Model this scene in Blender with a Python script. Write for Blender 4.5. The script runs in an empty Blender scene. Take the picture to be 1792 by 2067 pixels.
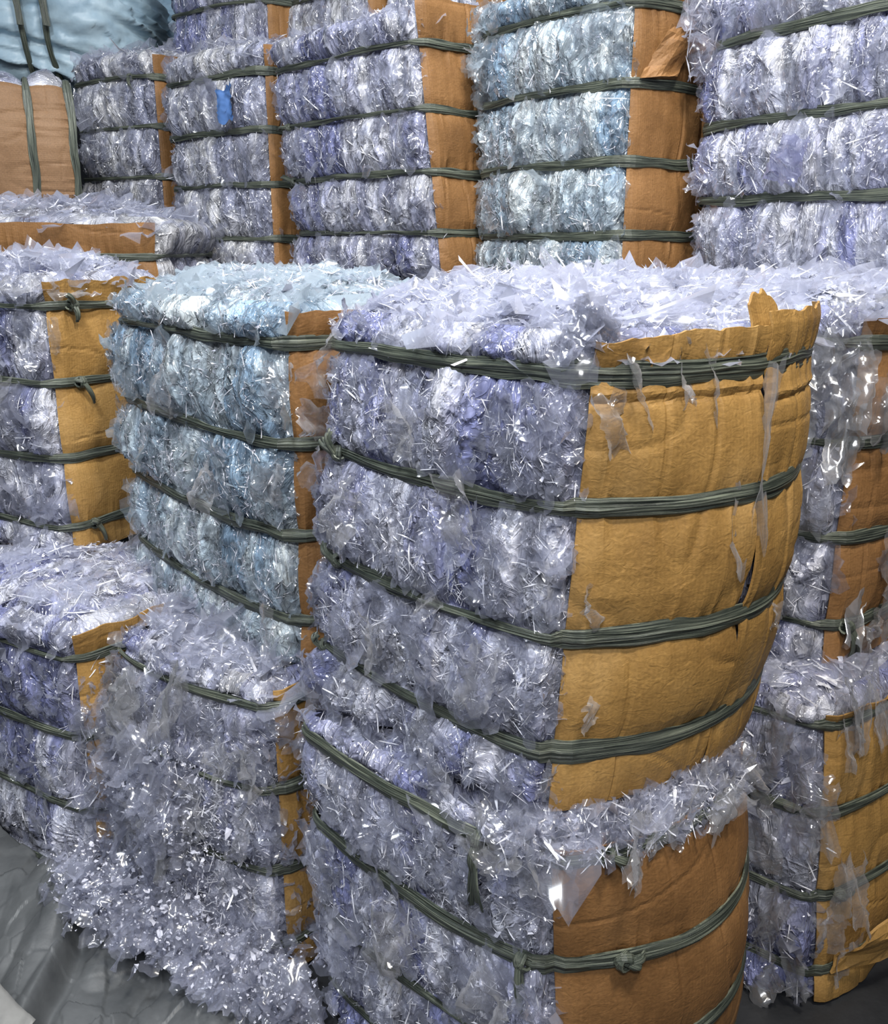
import bpy, math, random
import numpy as np
from mathutils import Vector, Matrix
PI = math.pi
COL = bpy.context.scene.collection

# ------------------------------------------------------------------ noise
def hsh(ix, iy, seed):
    ix = ix.astype(np.int64); iy = iy.astype(np.int64)
    h = (ix * 374761393 + iy * 668265263 + int(seed) * 974634777) & 0xFFFFFFFF
    h = ((h ^ (h >> 13)) * 1274126177) & 0xFFFFFFFF
    h = ((h ^ (h >> 16)) * 2246822519) & 0xFFFFFFFF
    h = h ^ (h >> 15)
    return (h & 0xFFFFFF) / float(0xFFFFFF)

def vnoise(x, y, seed=0):
    ix = np.floor(x); iy = np.floor(y); fx = x - ix; fy = y - iy
    fx = fx * fx * (3 - 2 * fx); fy = fy * fy * (3 - 2 * fy)
    a = hsh(ix, iy, seed); b = hsh(ix + 1, iy, seed); c = hsh(ix, iy + 1, seed); d = hsh(ix + 1, iy + 1, seed)
    return (a * (1 - fx) + b * fx) * (1 - fy) + (c * (1 - fx) + d * fx) * fy - 0.5

def fbm(x, y, seed=0, o=3):
    s = 0; k = 1.0
    for i in range(o):
        s = s + vnoise(x * 2 ** i + 7.3 * i, y * 2 ** i - 3.1 * i, seed + i * 17) * k
        k *= 0.5
    return s

def ridge(x, y, seed=0):
    return 1 - np.abs(vnoise(x, y, seed)) * 4

def facet(x, y, seed=0, tilt=1.0):
    """crumpled film: each jittered cell is a small tilted plane"""
    ix = np.floor(x); iy = np.floor(y)
    best = np.full(x.shape, 1e9); out = np.zeros(x.shape)
    for dx in (-1, 0, 1):
        for dy in (-1, 0, 1):
            jx = ix + dx; jy = iy + dy
            px = jx + hsh(jx, jy, seed); py = jy + hsh(jx, jy, seed + 5)
            ex = x - px; ey = y - py
            d = ex * ex + ey * ey
            h = (hsh(jx, jy, seed + 11) - .5) + tilt * ((hsh(jx, jy, seed + 23) - .5) * ex + (hsh(jx, jy, seed + 31) - .5) * ey) * 2
            m = d < best
            best = np.where(m, d, best); out = np.where(m, h, out)
    return out

# ------------------------------------------------------------------ mesh helpers
def link_mesh(name, V, F, mat, parent=None, smooth=False, uv=None):
    V = np.asarray(V, dtype=np.float32).reshape(-1, 3)
    F = np.asarray(F, dtype=np.int32).reshape(-1, 4)
    me = bpy.data.meshes.new(name)
    n = len(F)
    me.vertices.add(len(V)); me.vertices.foreach_set('co', V.ravel())
    me.loops.add(n * 4); me.loops.foreach_set('vertex_index', F.ravel())
    me.polygons.add(n); me.polygons.foreach_set('loop_start', np.arange(0, n * 4, 4, dtype=np.int32))
    me.polygons.foreach_set('use_smooth', np.full(n, smooth, dtype=bool))
    if uv is not None:
        l = me.uv_layers.new(name='UVMap')
        l.data.foreach_set('uv', np.asarray(uv, dtype=np.float32)[F.ravel()].ravel())
    me.update(calc_edges=True); me.validate()
    me.materials.append(mat)
    o = bpy.data.objects.new(name, me); COL.objects.link(o)
    if parent: o.parent = parent
    return o

def grid_faces(nr, nc, base=0, wrap=False, flip=False):
    i = np.arange(nr - 1)[:, None]; j = np.arange(nc if wrap else nc - 1)[None, :]
    j2 = (j + 1) % nc
    a = i * nc + j; b = i * nc + j2; c = (i + 1) * nc + j2; d = (i + 1) * nc + j
    q = np.stack([a, b, c, d], -1).reshape(-1, 4) + base
    return q[:, ::-1] if flip else q

def solid_grid(P, N, th):
    """closed sheet from a grid of points P (r,c,3) with normals N and thickness th"""
    nr, nc, _ = P.shape
    V = np.concatenate([P.reshape(-1, 3), (P - N * th).reshape(-1, 3)])
    F = [grid_faces(nr, nc), grid_faces(nr, nc, nr * nc, flip=True)]
    ring = [(0, j) for j in range(nc)] + [(i, nc - 1) for i in range(1, nr)] + [(nr - 1, j) for j in range(nc - 2, -1, -1)] + [(i, 0) for i in range(nr - 2, 0, -1)]
    r = np.array([i * nc + j for i, j in ring]); r2 = np.roll(r, -1); o = nr * nc
    F.append(np.stack([r2, r, r + o, r2 + o], -1))
    return V, np.concatenate(F)

def unit(v): return v / (np.linalg.norm(v, axis=-1, keepdims=True) + 1e-12)

def ribbon(path, nrm, wid, thick=0.003, na=7, seed=0, twist=0.0, wob=0.3):
    """bundle of flat fibres: path (n,3), nrm (n,3), wid scalar or (n,)"""
    path = np.asarray(path, float); nrm = np.asarray(nrm, float)
    n = len(path); wid = np.broadcast_to(np.asarray(wid, float), (n,))
    T = unit(np.gradient(path, axis=0)); B = unit(np.cross(T, nrm)); Nn = unit(np.cross(B, T))
    L = np.concatenate([[0], np.cumsum(np.linalg.norm(np.diff(path, axis=0), axis=1))])
    if twist:
        an = twist * L; c = np.cos(an)[:, None]; s = np.sin(an)[:, None]
        B, Nn = B * c + Nn * s, Nn * c - B * s
    t = np.linspace(-1, 1, na)
    W = wid[:, None] * 0.5 * t[None, :]
    LL = np.repeat(L[:, None], na, 1); TT = np.repeat(t[None, :], n, 0)
    rid = vnoise(TT * 3.5 + 9, LL * 5, seed) * wob * 2 + vnoise(TT * 9, LL * 9, seed + 3) * wob
    H = thick * (0.5 * np.sqrt(np.maximum(0, 1 - TT * TT)) + rid)
    W = W + wid[:, None] * vnoise(LL * 14, TT * 2, seed + 8) * 0.22
    top = path[:, None, :] + B[:, None, :] * W[..., None] + Nn[:, None, :] * (H + thick)[..., None]
    V, F = solid_grid(top, np.repeat(Nn[:, None, :], na, 1), thick)
    uv = np.stack([np.concatenate([LL.ravel()] * 2), np.concatenate([(TT * wid[:, None]).ravel()] * 2)], -1)
    return V, F, uv

def merge(parts):
    V = []; F = []; U = []; b = 0
    for v, f, u in parts:
        V.append(v); F.append(f + b); U.append(u); b += len(v)
    return np.concatenate(V), np.concatenate(F), np.concatenate(U)

# ------------------------------------------------------------------ materials
def newmat(name):
    m = bpy.data.materials.new(name); m.use_nodes = True
    nt = m.node_tree; nt.nodes.clear()
    out = nt.nodes.new('ShaderNodeOutputMaterial')
    return m, nt, out
def nd(nt, t, **k):
    n = nt.nodes.new(t)
    for a, b in k.items():
        if a in n.inputs: n.inputs[a].default_value = b
        else: setattr(n, a, b)
    return n
def ramp(nt, stops, interp='LINEAR'):
    r = nt.nodes.new('ShaderNodeValToRGB'); r.color_ramp.interpolation = interp
    els = r.color_ramp.elements
    while len(els) < len(stops): els.new(0.5)
    for e, (p, c) in zip(els, stops):
        e.position = p; e.color = (*c, 1)
    return r

def facet_normal(nt, scale, stretch, amt, warp=.02):
    L = nt.links
    tc = nd(nt, 'ShaderNodeTexCoord')
    nz = nd(nt, 'ShaderNodeTexNoise', Scale=12.0, Detail=2.0)
    L.new(tc.outputs['Object'], nz.inputs['Vector'])
    sub = nd(nt, 'ShaderNodeVectorMath', operation='SUBTRACT'); sub.inputs[1].default_value = (.5, .5, .5)
    L.new(nz.outputs['Color'], sub.inputs[0])
    sc = nd(nt, 'ShaderNodeVectorMath', operation='SCALE'); sc.inputs['Scale'].default_value = warp * 8
    L.new(sub.outputs[0], sc.inputs[0])
    ad = nd(nt, 'ShaderNodeVectorMath', operation='ADD')
    L.new(tc.outputs['Object'], ad.inputs[0]); L.new(sc.outputs[0], ad.inputs[1])
    acc = None
    for k, (s, st, am) in enumerate(zip(scale, stretch, amt)):
        mp = nd(nt, 'ShaderNodeMapping'); mp.inputs['Scale'].default_value = st
        mp.inputs['Rotation'].default_value = (.25 + .9 * k, .4 - .7 * k, .3 * k)
        L.new(ad.outputs[0], mp.inputs['Vector'])
        vo = nd(nt, 'ShaderNodeTexVoronoi', Scale=s)
        L.new(mp.outputs[0], vo.inputs['Vector'])
        s2 = nd(nt, 'ShaderNodeVectorMath', operation='SUBTRACT'); s2.inputs[1].default_value = (.5, .5, .5)
        L.new(vo.outputs['Color'], s2.inputs[0])
        s3 = nd(nt, 'ShaderNodeVectorMath', operation='SCALE'); s3.inputs['Scale'].default_value = am
        L.new(s2.outputs[0], s3.inputs[0])
        if acc is None: acc = s3.outputs[0]
        else:
            a2 = nd(nt, 'ShaderNodeVectorMath', operation='ADD'); L.new(acc, a2.inputs[0]); L.new(s3.outputs[0], a2.inputs[1]); acc = a2.outputs[0]
    geo = nd(nt, 'ShaderNodeNewGeometry')
    a3 = nd(nt, 'ShaderNodeVectorMath', operation='ADD'); L.new(geo.outputs['Normal'], a3.inputs[0]); L.new(acc, a3.inputs[1])
    no = nd(nt, 'ShaderNodeVectorMath', operation='NORMALIZE'); L.new(a3.outputs[0], no.inputs[0])
    return tc, no.outputs[0]

def film_mat(name, rough=.2):
    m, nt, out = newmat(name); L = nt.links
    tc = nd(nt, 'ShaderNodeTexCoord')
    at = nd(nt, 'ShaderNodeAttribute', attribute_name='tint')
    wa = nd(nt, 'ShaderNodeAttribute', attribute_name='warp')          # smooth warp so the creases run as streaks
    wp = nd(nt, 'ShaderNodeVectorMath', operation='ADD')
    L.new(wa.outputs['Vector'], wp.inputs[0]); L.new(tc.outputs['Object'], wp.inputs[1])
    hs = []
    for sc_, st, rt in ((30, (1, 1, .3), (.3, .5, 0)), (95, (1, 1, .4), (-.5, -.3, .4))):
        mp = nd(nt, 'ShaderNodeMapping'); mp.inputs['Scale'].default_value = st; mp.inputs['Rotation'].default_value = rt
        L.new(wp.outputs[0], mp.inputs['Vector'])
        vo = nd(nt, 'ShaderNodeTexVoronoi', feature='DISTANCE_TO_EDGE', Scale=sc_); L.new(mp.outputs[0], vo.inputs['Vector'])
        mr = nd(nt, 'ShaderNodeMapRange'); mr.inputs['From Max'].default_value = .14; mr.inputs['To Max'].default_value = 1.5 * 30 / sc_
        L.new(vo.outputs['Distance'], mr.inputs['Value']); hs.append(mr.outputs[0])
    a1 = nd(nt, 'ShaderNodeMath', operation='ADD'); L.new(hs[0], a1.inputs[0]); L.new(hs[1], a1.inputs[1])
    mp = nd(nt, 'ShaderNodeMapping'); mp.inputs['Scale'].default_value = (1, 1, .45); mp.inputs['Rotation'].default_value = (.25, .4, 0)
    L.new(wp.outputs[0], mp.inputs['Vector'])
    vc = nd(nt, 'ShaderNodeTexVoronoi', Scale=60.0); L.new(mp.outputs[0], vc.inputs['Vector'])
    s2 = nd(nt, 'ShaderNodeVectorMath', operation='SUBTRACT'); s2.inputs[1].default_value = (.5, .5, .5); L.new(vc.outputs['Color'], s2.inputs[0])
    geo = nd(nt, 'ShaderNodeNewGeometry')
    a3 = nd(nt, 'ShaderNodeVectorMath', operation='MULTIPLY_ADD'); a3.inputs[1].default_value = (.5, .5, .5)
    L.new(s2.outputs[0], a3.inputs[0]); L.new(geo.outputs['Normal'], a3.inputs[2])
    no = nd(nt, 'ShaderNodeVectorMath', operation='NORMALIZE'); L.new(a3.outputs[0], no.inputs[0])
    bp = nd(nt, 'ShaderNodeBump', Strength=.9, Distance=.0024, invert=True); L.new(a1.outputs[0], bp.inputs['Height']); L.new(no.outputs[0], bp.inputs['Normal'])
    b = nd(nt, 'ShaderNodeBsdfPrincipled', Roughness=rough)
    b.inputs['IOR'].default_value = 1.7
    b.inputs['Coat Weight'].default_value = .5; b.inputs['Coat Roughness'].default_value = .12
    L.new(at.outputs['Color'], b.inputs['Base Color']); L.new(bp.outputs[0], b.inputs['Normal']); L.new(bp.outputs[0], b.inputs['Coat Normal'])
    L.new(b.outputs[0], out.inputs[0])
    return m

def clear_mat(name, tint=(.8, .82, .9), clear=.5, rough=.16, body=.35):
    """thin clear film: see-through, milky where seen edge-on, sharp gloss"""
    m, nt, out = newmat(name); L = nt.links
    tr = nd(nt, 'ShaderNodeBsdfTransparent'); tr.inputs[0].default_value = (.97, .975, .99, 1)
    df = nd(nt, 'ShaderNodeBsdfDiffuse'); df.inputs[0].default_value = (*tint, 1)
    tl = nd(nt, 'ShaderNodeBsdfTranslucent'); tl.inputs[0].default_value = (*tint, 1)
    gl = nd(nt, 'ShaderNodeBsdfGlossy', Roughness=rough); gl.inputs[0].default_value = (1, 1, 1, 1)
    m1 = nd(nt, 'ShaderNodeMixShader'); m1.inputs[0].default_value = .4
    L.new(df.outputs[0], m1.inputs[1]); L.new(tl.outputs[0], m1.inputs[2])
    m2 = nd(nt, 'ShaderNodeMixShader'); m2.inputs[0].default_value = 1 - body
    L.new(m1.outputs[0], m2.inputs[1]); L.new(gl.outputs[0], m2.inputs[2])
    lw = nd(nt, 'ShaderNodeLayerWeight', Blend=.35)
    mr = nd(nt, 'ShaderNodeMapRange'); mr.inputs['To Min'].default_value = 1 - clear; mr.inputs['To Max'].default_value = .95
    L.new(lw.outputs['Facing'], mr.inputs['Value'])
    m3 = nd(nt, 'ShaderNodeMixShader')
    L.new(mr.outputs[0], m3.inputs[0]); L.new(tr.outputs[0], m3.inputs[1]); L.new(m2.outputs[0], m3.inputs[2])
    L.new(m3.outputs[0], out.inputs[0])
    return m

def edge_mat(name, tint, rough=.2, gloss=.5):
    """film seen edge-on: milky and glossy, not see-through"""
    m, nt, out = newmat(name)
    b = nd(nt, 'ShaderNodeBsdfPrincipled', Roughness=rough); b.inputs['Base Color'].default_value = (*tint, 1)
    b.inputs['IOR'].default_value = 1.6; b.inputs['Coat Weight'].default_value = gloss; b.inputs['Coat Roughness'].default_value = .1
    nt.links.new(b.outputs[0], out.inputs[0]); return m

def card_mat(name, c0, c1, c2):
    m, nt, out = newmat(name); L = nt.links
    tc = nd(nt, 'ShaderNodeTexCoord')
    n1 = nd(nt, 'ShaderNodeTexNoise', Scale=5.0, Detail=5.0, Roughness=.6)
    L.new(tc.outputs['Object'], n1.inputs['Vector'])
    r = ramp(nt, [(.3, c0), (.5, c1), (.72, c2)]); L.new(n1.outputs['Fac'], r.inputs['Fac'])
    # faint corrugation, vertical flutes
    wv = nd(nt, 'ShaderNodeTexWave', wave_type='BANDS', bands_direction='Y', Scale=42.0, Distortion=.6, Detail=1.0)
    L.new(tc.outputs['Object'], wv.inputs['Vector'])
    n2 = nd(nt, 'ShaderNodeTexNoise', Scale=55.0, Detail=3.0, Distortion=1.5)
    mp = nd(nt, 'ShaderNodeMapping'); mp.inputs['Scale'].default_value = (1, .6, 1.2)
    L.new(tc.outputs['Object'], mp.inputs['Vector']); L.new(mp.outputs[0], n2.inputs['Vector'])
    ad = nd(nt, 'ShaderNodeMath', operation='MULTIPLY_ADD'); ad.inputs[1].default_value = .12
    L.new(wv.outputs['Fac'], ad.inputs[0]); L.new(n2.outputs['Fac'], ad.inputs[2])
    bp = nd(nt, 'ShaderNodeBump', Strength=.45, Distance=.003); L.new(ad.outputs[0], bp.inputs['Height'])
    n3 = nd(nt, 'ShaderNodeTexNoise', Scale=180.0, Detail=2.0)
    L.new(tc.outputs['Object'], n3.inputs['Vector'])
    r3 = ramp(nt, [(.3, (.86, .86, .86)), (.7, (1.08, 1.08, 1.08))]); L.new(n3.outputs['Fac'], r3.inputs['Fac'])
    mx = nd(nt, 'ShaderNodeMix', data_type='RGBA', blend_type='MULTIPLY'); mx.inputs[0].default_value = 1
    L.new(r.outputs[0], mx.inputs[6]); L.new(r3.outputs[0], mx.inputs[7])
    b = nd(nt, 'ShaderNodeBsdfPrincipled', Roughness=.62); b.inputs['Specular IOR Level'].default_value = .35
    L.new(mx.outputs[2], b.inputs['Base Color']); L.new(bp.outputs[0], b.inputs['Normal'])
    L.new(b.outputs[0], out.inputs[0])
    return m

def strap_mat(name, c0, c1, c2):
    m, nt, out = newmat(name); L = nt.links
    tc = nd(nt, 'ShaderNodeTexCoord')
    mp = nd(nt, 'ShaderNodeMapping'); mp.inputs['Scale'].default_value = (6, 330, 1)
    L.new(tc.outputs['UV'], mp.inputs['Vector'])
    n1 = nd(nt, 'ShaderNodeTexNoise', Scale=1.0, Detail=4.0, Roughness=.65, Distortion=.4)
    L.new(mp.outputs[0], n1.inputs['Vector'])
    r = ramp(nt, [(.36, c0), (.48, c1), (.64, c2)]); L.new(n1.outputs['Fac'], r.inputs['Fac'])
    bp = nd(nt, 'ShaderNodeBump', Strength=.8, Distance=.002); L.new(n1.outputs['Fac'], bp.inputs['Height'])
    b = nd(nt, 'ShaderNodeBsdfPrincipled', Roughness=.38)
    L.new(r.outputs[0], b.inputs['Base Color']); L.new(bp.outputs[0], b.inputs['Normal'])
    L.new(b.outputs[0], out.inputs[0])
    return m

def cloth_mat(name, c0, c1, scale=3.0, rough=.6, weave=0):
    m, nt, out = newmat(name); L = nt.links
    tc = nd(nt, 'ShaderNodeTexCoord')
    n1 = nd(nt, 'ShaderNodeTexNoise', Scale=scale, Detail=5.0, Roughness=.65)
    L.new(tc.outputs['Object'], n1.inputs['Vector'])
    r = ramp(nt, [(.35, c0), (.68, c1)]); L.new(n1.outputs['Fac'], r.inputs['Fac'])
    n2 = nd(nt, 'ShaderNodeTexNoise', Scale=40.0, Detail=4.0); L.new(tc.outputs['Object'], n2.inputs['Vector'])
    bp = nd(nt, 'ShaderNodeBump', Strength=.3, Distance=.004); L.new(n2.outputs['Fac'], bp.inputs['Height'])
    b = nd(nt, 'ShaderNodeBsdfPrincipled', Roughness=rough)
    L.new(r.outputs[0], b.inputs['Base Color']); L.new(bp.outputs[0], b.inputs['Normal'])
    L.new(b.outputs[0], out.inputs[0])
    return m

LAV = [(.165, .18, .325), (.27, .283, .40), (.365, .378, .465), (.495, .505, .56)]
BLU = [(.20, .29, .39), (.29, .37, .44), (.38, .45, .50), (.52, .57, .59)]
GRY = [(.23, .245, .33), (.32, .33, .385), (.41, .42, .46), (.52, .525, .545)]
FILMC = {'lav': LAV, 'blu': BLU, 'gry': GRY}
M = {
 'lav': film_mat('lavender_film'), 'blu': film_mat('pale_blue_film'), 'gry': film_mat('milky_film'),
 'clear': clear_mat('clear_film', (.65, .68, .84), .85, .15, .55), 'clearb': clear_mat('clear_bluish_film', (.60, .71, .80), .85, .15, .55),
 'sliver': edge_mat('film_edges', (.66, .67, .73)), 'glint': edge_mat('film_glints', (.60, .61, .70), .22, .8),
 'sheet': clear_mat('clear_sheet', (.9, .9, .93), .87, .12, .45),
 'violet': clear_mat('violet_film', (.33, .35, .62), .5, .15, .6),
 'white': clear_mat('cloudy_film', (.55, .56, .58), .6, .2, .5),
 'card': card_mat('tan_cardboard', (.25, .137, .038), (.36, .205, .060), (.43, .26, .092)),
 'card2': card_mat('shaded_brown_cardboard', (.165, .080, .027), (.24, .120, .042), (.30, .155, .058)),  # brown board, its tone darkened further for the shade between bales
 'card3': card_mat('dull_brown_cardboard', (.19, .105, .05), (.235, .135, .068), (.27, .16, .085)),
 'strap': strap_mat('green_grey_strap', (.010, .013, .011), (.045, .056, .045), (.19, .21, .16)),  # fibre streaks; the palest tone paints highlights into the colour
}
blue_scrap = cloth_mat('deep_blue_plastic', (.06, .14, .34), (.10, .2, .45), rough=.3)

# ------------------------------------------------------------------ things
USED = []
def thing(name, label, cat, loc=(0, 0, 0), rz=0.0, group=None):
    o = bpy.data.objects.new(name, None); COL.objects.link(o)
    o.location = loc; o.rotation_euler = (0, 0, rz); o.empty_display_size = .1
    tag(o, label, cat, group); return o
def tag(o, label=None, cat=None, group=None, kind=None):
    if label: o['label'] = label
    if cat: o['category'] = cat
    if group: o['group'] = group
    if kind: o['kind'] = kind
    return o

def shard_mesh(rng, P, N0, T0, l, w, tilt, crumple, spin, curl=.3, na=4, nb=3):
    """many small crumpled film scraps; P,N0,T0 (n,3); l,w (n,)"""
    n = len(P)
    N = unit(N0 + rng.normal(0, 1, (n, 3)) * np.reshape(tilt, (-1, 1)))
    a = rng.normal(0, 1, n) * spin
    T = unit(T0 - N * np.sum(T0 * N, 1, keepdims=True)); B = np.cross(N, T)
    T, B = T * np.cos(a)[:, None] + B * np.sin(a)[:, None], B * np.cos(a)[:, None] - T * np.sin(a)[:, None]
    A = np.linspace(-.5, .5, na)[None, :, None] + rng.uniform(-.27, .27, (n, na, nb)) / (na - 1)
    taper = np.ones((n, na)); taper[:, 0] = rng.uniform(.1, .9, n); taper[:, -1] = rng.uniform(.05, .8, n)
    Bc = (np.linspace(-.5, .5, nb)[None, None, :] + rng.uniform(-.24, .24, (n, na, nb)) / (nb - 1)) * taper[:, :, None]
    H = rng.normal(0, 1, (n, na, nb)) * crumple * w[:, None, None] + curl * rng.normal(0, 1, (n, 1, 1)) * l[:, None, None] * (A ** 2)
    V = P[:, None, None, :] + T[:, None, None, :] * (A * l[:, None, None])[..., None] + B[:, None, None, :] * (Bc * w[:, None, None])[..., None] + N[:, None, None, :] * H[..., None]
    f = grid_faces(na, nb)
    F = (f[None] + (np.arange(n) * na * nb)[:, None, None]).reshape(-1, 4)
    return V.reshape(-1, 3), F

def flap(name, parent, c, n, t, l, w, mat, seed, crum=.12, res=9, kind=None, fold=1.0):
    """one larger crumpled sheet of film; c centre, n normal, t long direction (parent's frame)"""
    n = unit(np.array(n, float)); t = np.array(t, float); t = unit(t - n * np.dot(n, t)); b = np.cross(n, t)
    A, B = np.meshgrid(np.linspace(-.5, .5, res * 2), np.linspace(-.5, .5, res), indexing='ij')
    edge = 1 + .35 * vnoise(A * 5 + seed, B * 0 + seed, seed)
    H = facet(A * 5 + seed, B * 3.2, seed, 1.2) * crum * w + fold * vnoise(A * 2.2, B * 3 + seed, seed + 4) * w * .7
    jag = .10 * w * (hsh(np.round(A * 40), np.round(B * 40), seed) - .5)
    Aj = A + vnoise(B * 6, A * 0 + 3, seed + 2) * .25 * np.abs(A) * 2
    P = np.array(c, float) + t * (Aj * l + jag)[..., None] + b * (B * edge * w + jag)[..., None] + n * H[..., None]
    o = link_mesh(name, P.reshape(-1, 3), grid_faces(res * 2, res), mat, parent, True)
    if kind: o['kind'] = kind
    return o

class Bale:
    def __init__(s, C, L, b, z0, h, zs, label, seed, film='lav', card='card', res=.004, bf=.03, bc=.06, pill=.028, lean=(0, 0),
                 n_front=3000, n_top=800, n_side=0, size=1.0, dome=.03, group='bales of plastic film', straps=True, cards=None,
                 back_res=.03, left_card=True, sw=(.018, .030), cols=8, clear=None, top_seen=True, name='film_bale', right_res=None, fine=1.0, rz_lean=None, dens=1.0, twist_top=None):
        s.fine = fine; s.dens = dens
        s.C = np.array(C, float); s.a = float(np.hypot(L[0] - C[0], L[1] - C[1])); s.b = b; s.h = h; s.seed = seed
        u = (np.array(L, float) - s.C) / s.a; v = np.array([-(-u[1]), -u[0]])
        v = np.array([u[1], -u[0]])
        if v[1] < 0: v = -v
        s.u, s.v = u, v
        cen = s.C + u * s.a / 2 + v * b / 2
        s.rz = math.atan2(-u[1], -u[0]); s.z0 = z0
        s.root = thing(name, label, 'bale', (cen[0], cen[1], z0), s.rz, group)
        lean = (lean[0] * -u[0] + lean[1] * -u[1], lean[0] * v[0] + lean[1] * v[1])
        s.bf, s.bc, s.pill, s.lean, s.zs, s.dome = bf, bc, pill, lean, zs, dome
        s.size = size; s.cols = cols
        # perimeter polyline
        r = .035; a2, b2 = s.a / 2, b / 2; pts = []; nr = []
        for (cx, cy, a0) in ((a2 - r, -b2 + r, -PI / 2), (a2 - r, b2 - r, 0), (-a2 + r, b2 - r, PI / 2), (-a2 + r, -b2 + r, PI)):
            for k in range(9):
                an = a0 + k / 8 * PI / 2
                pts.append((cx + r * math.cos(an), cy + r * math.sin(an))); nr.append((math.cos(an), math.sin(an)))
        pts = np.array(pts); nr = np.array(nr)
        pts = np.roll(pts, 5, 0); nr = np.roll(nr, 5, 0)     # start at the middle of the front-left corner
        pts = np.vstack([pts, pts[:1]]); nr = np.vstack([nr, nr[:1]])
        s.pp, s.pn = pts, nr
        s.L = np.concatenate([[0], np.cumsum(np.hypot(*np.diff(pts, axis=0).T))]); s.per = s.L[-1]
        s.q = [0, s.a, s.a + s.b, 2 * s.a + s.b, s.per]      # approx side limits
        k = s.per / (2 * s.a + 2 * s.b); s.q = [x * k for x in s.q]
        s.film = M[film]; s.pal = FILMC[film]; s.cl = M[clear or ('clearb' if film == 'blu' else 'clear')]; s.cm = M[card]
        s.build(res, back_res, right_res or back_res, n_front, n_top, n_side)
        if cards is None:
            s.card(0.0, 1.0, .01, h - .02)
            if left_card: s.card(0.0, 1.0, .01, h - .02, side=3)
        else:
            for c in cards: s.card(**c)
        if straps:
            for i, z in enumerate(zs): s.strap(i, z, sw)
    def peri(s, l):
        l = np.mod(l, s.per)
        x = np.interp(l, s.L, s.pp[:, 0]); y = np.interp(l, s.L, s.pp[:, 1])
        nx = np.interp(l, s.L, s.pn[:, 0]); ny = np.interp(l, s.L, s.pn[:, 1])
        m = np.hypot(nx, ny) + 1e-9
        return x, y, nx / m, ny / m
    def base(s, l, z):
        l = np.mod(l, s.per); d = 0
        for i, bul in enumerate((s.bf, s.bc, s.bf * .6, s.bc * .6)):
            t = np.clip((l - s.q[i]) / (s.q[i + 1] - s.q[i]), 0, 1) * 2 - 1
            ins = (l >= s.q[i]) & (l < s.q[i + 1])
            d = d + np.where(ins, bul * (1 - t * t), 0)
        return d * (.72 + .28 * np.sin(PI * np.clip(z / s.h, 0, 1)))
    def lobe(s, z, p=.75):
        ed = [-.03] + list(s.zs) + [s.h + .05]; o = np.zeros_like(z)
        for i in range(len(ed) - 1):
            t = (z - ed[i]) / (ed[i + 1] - ed[i]) * 2 - 1
            o = np.where(np.abs(t) <= 1, np.maximum(0, 1 - t * t) ** p, o)
        return o
    def isf(s, l):   # 1 on film sides, 0 on cardboard sides
        l = np.mod(l, s.per); e = .012
        f = lambda a, b: np.clip((l - a) / e + .5, 0, 1) * np.clip((b - l) / e + .5, 0, 1)
        return np.maximum(f(-1, s.q[1] - .012), f(s.q[2], s.q[3]))
    def crump(s, l, z):
        sd = s.seed * 101
        tier = np.searchsorted(np.array(s.zs), z).astype(float)
        lw = l + .02 * vnoise(l * 6, z * 5, sd) + .012 * (hsh(tier, tier * 0, sd + 2) - .5) * 3
        c = lw / s.a * s.cols * (1 + .25 * vnoise(l * 4, tier * 3.7, sd + 7))
        fr = np.mod(c, 1.0); ci = np.floor(c)
        col = np.sqrt(np.maximum(0, 1 - (2 * fr - 1) ** 2)) * .020 + (hsh(ci, tier, sd + 9) - .5) * .034
        d = col + .018 * fbm(l * 14, z * 4, sd + 20, 2) + (fr - .5) * (hsh(ci, tier, sd + 12) - .5) * .03
        d = d + .012 * facet(l * 17 + 2.0 * z * (hsh(ci, tier, sd + 14) - .5) * 6, z * 7, sd + 30)
        d = d + s.fine * (.006 * facet(l * 48 + z * 8, z * 20, sd + 31) + .003 * facet(l * 120, z * 60, sd + 32))
        return d
    def surf(s, l, z, crumple=True):
        """outward distance of the film surface"""
        f = s.isf(l); lb = s.lobe(z)
        d = s.base(l, z) + f * (s.pill * lb) - (1 - f) * .012 + (1 - f) * .012 * s.lobe(z, .8)
        if crumple: d = d + f * (s.crump(l, z) - .008) * (.25 + .75 * lb)
        top = np.clip((z - (s.h - .05)) / .05, 0, 1); d = d - .045 * top ** 2
        bot = np.clip((.04 - z) / .04, 0, 1); d = d - .03 * bot ** 2
        return d
    def pos(s, l, z, d):
        x, y, nx, ny = s.peri(l)
        zz = z / s.h
        return np.stack([x + nx * d + s.lean[0] * zz, y + ny * d + s.lean[1] * zz, z + 0 * x], -1), np.stack([nx, ny, 0 * nx], -1)
    def topz(s, p, q, crumple=True):
        z = s.h - .05 + .045 * (1 - np.maximum(np.abs(p), np.abs(q)) ** 10) + s.dome * (1 - p ** 4) * (1 - q ** 4)
        if crumple:
            X = p * s.a / 2; Y = q * s.b / 2; sd = s.seed * 77
            z = z + .022 * fbm(X * 8, Y * 11, sd) + .009 * facet(X * 16, Y * 28, sd + 3) + .005 * facet(X * 50, Y * 70, sd + 4)
        return z
    def topxy(s, p, q, infl=.0):
        X = p * (s.a / 2 - .02 + infl) + np.sign(p) * (np.abs(p) ** 3) * s.bc * .8 * (1 - q * q)
        Y = q * (s.b / 2 - .02 + infl) + np.sign(q) * (np.abs(q) ** 3) * s.bf * .8 * (1 - p * p)
        return X + s.lean[0], Y + s.lean[1]
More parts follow.
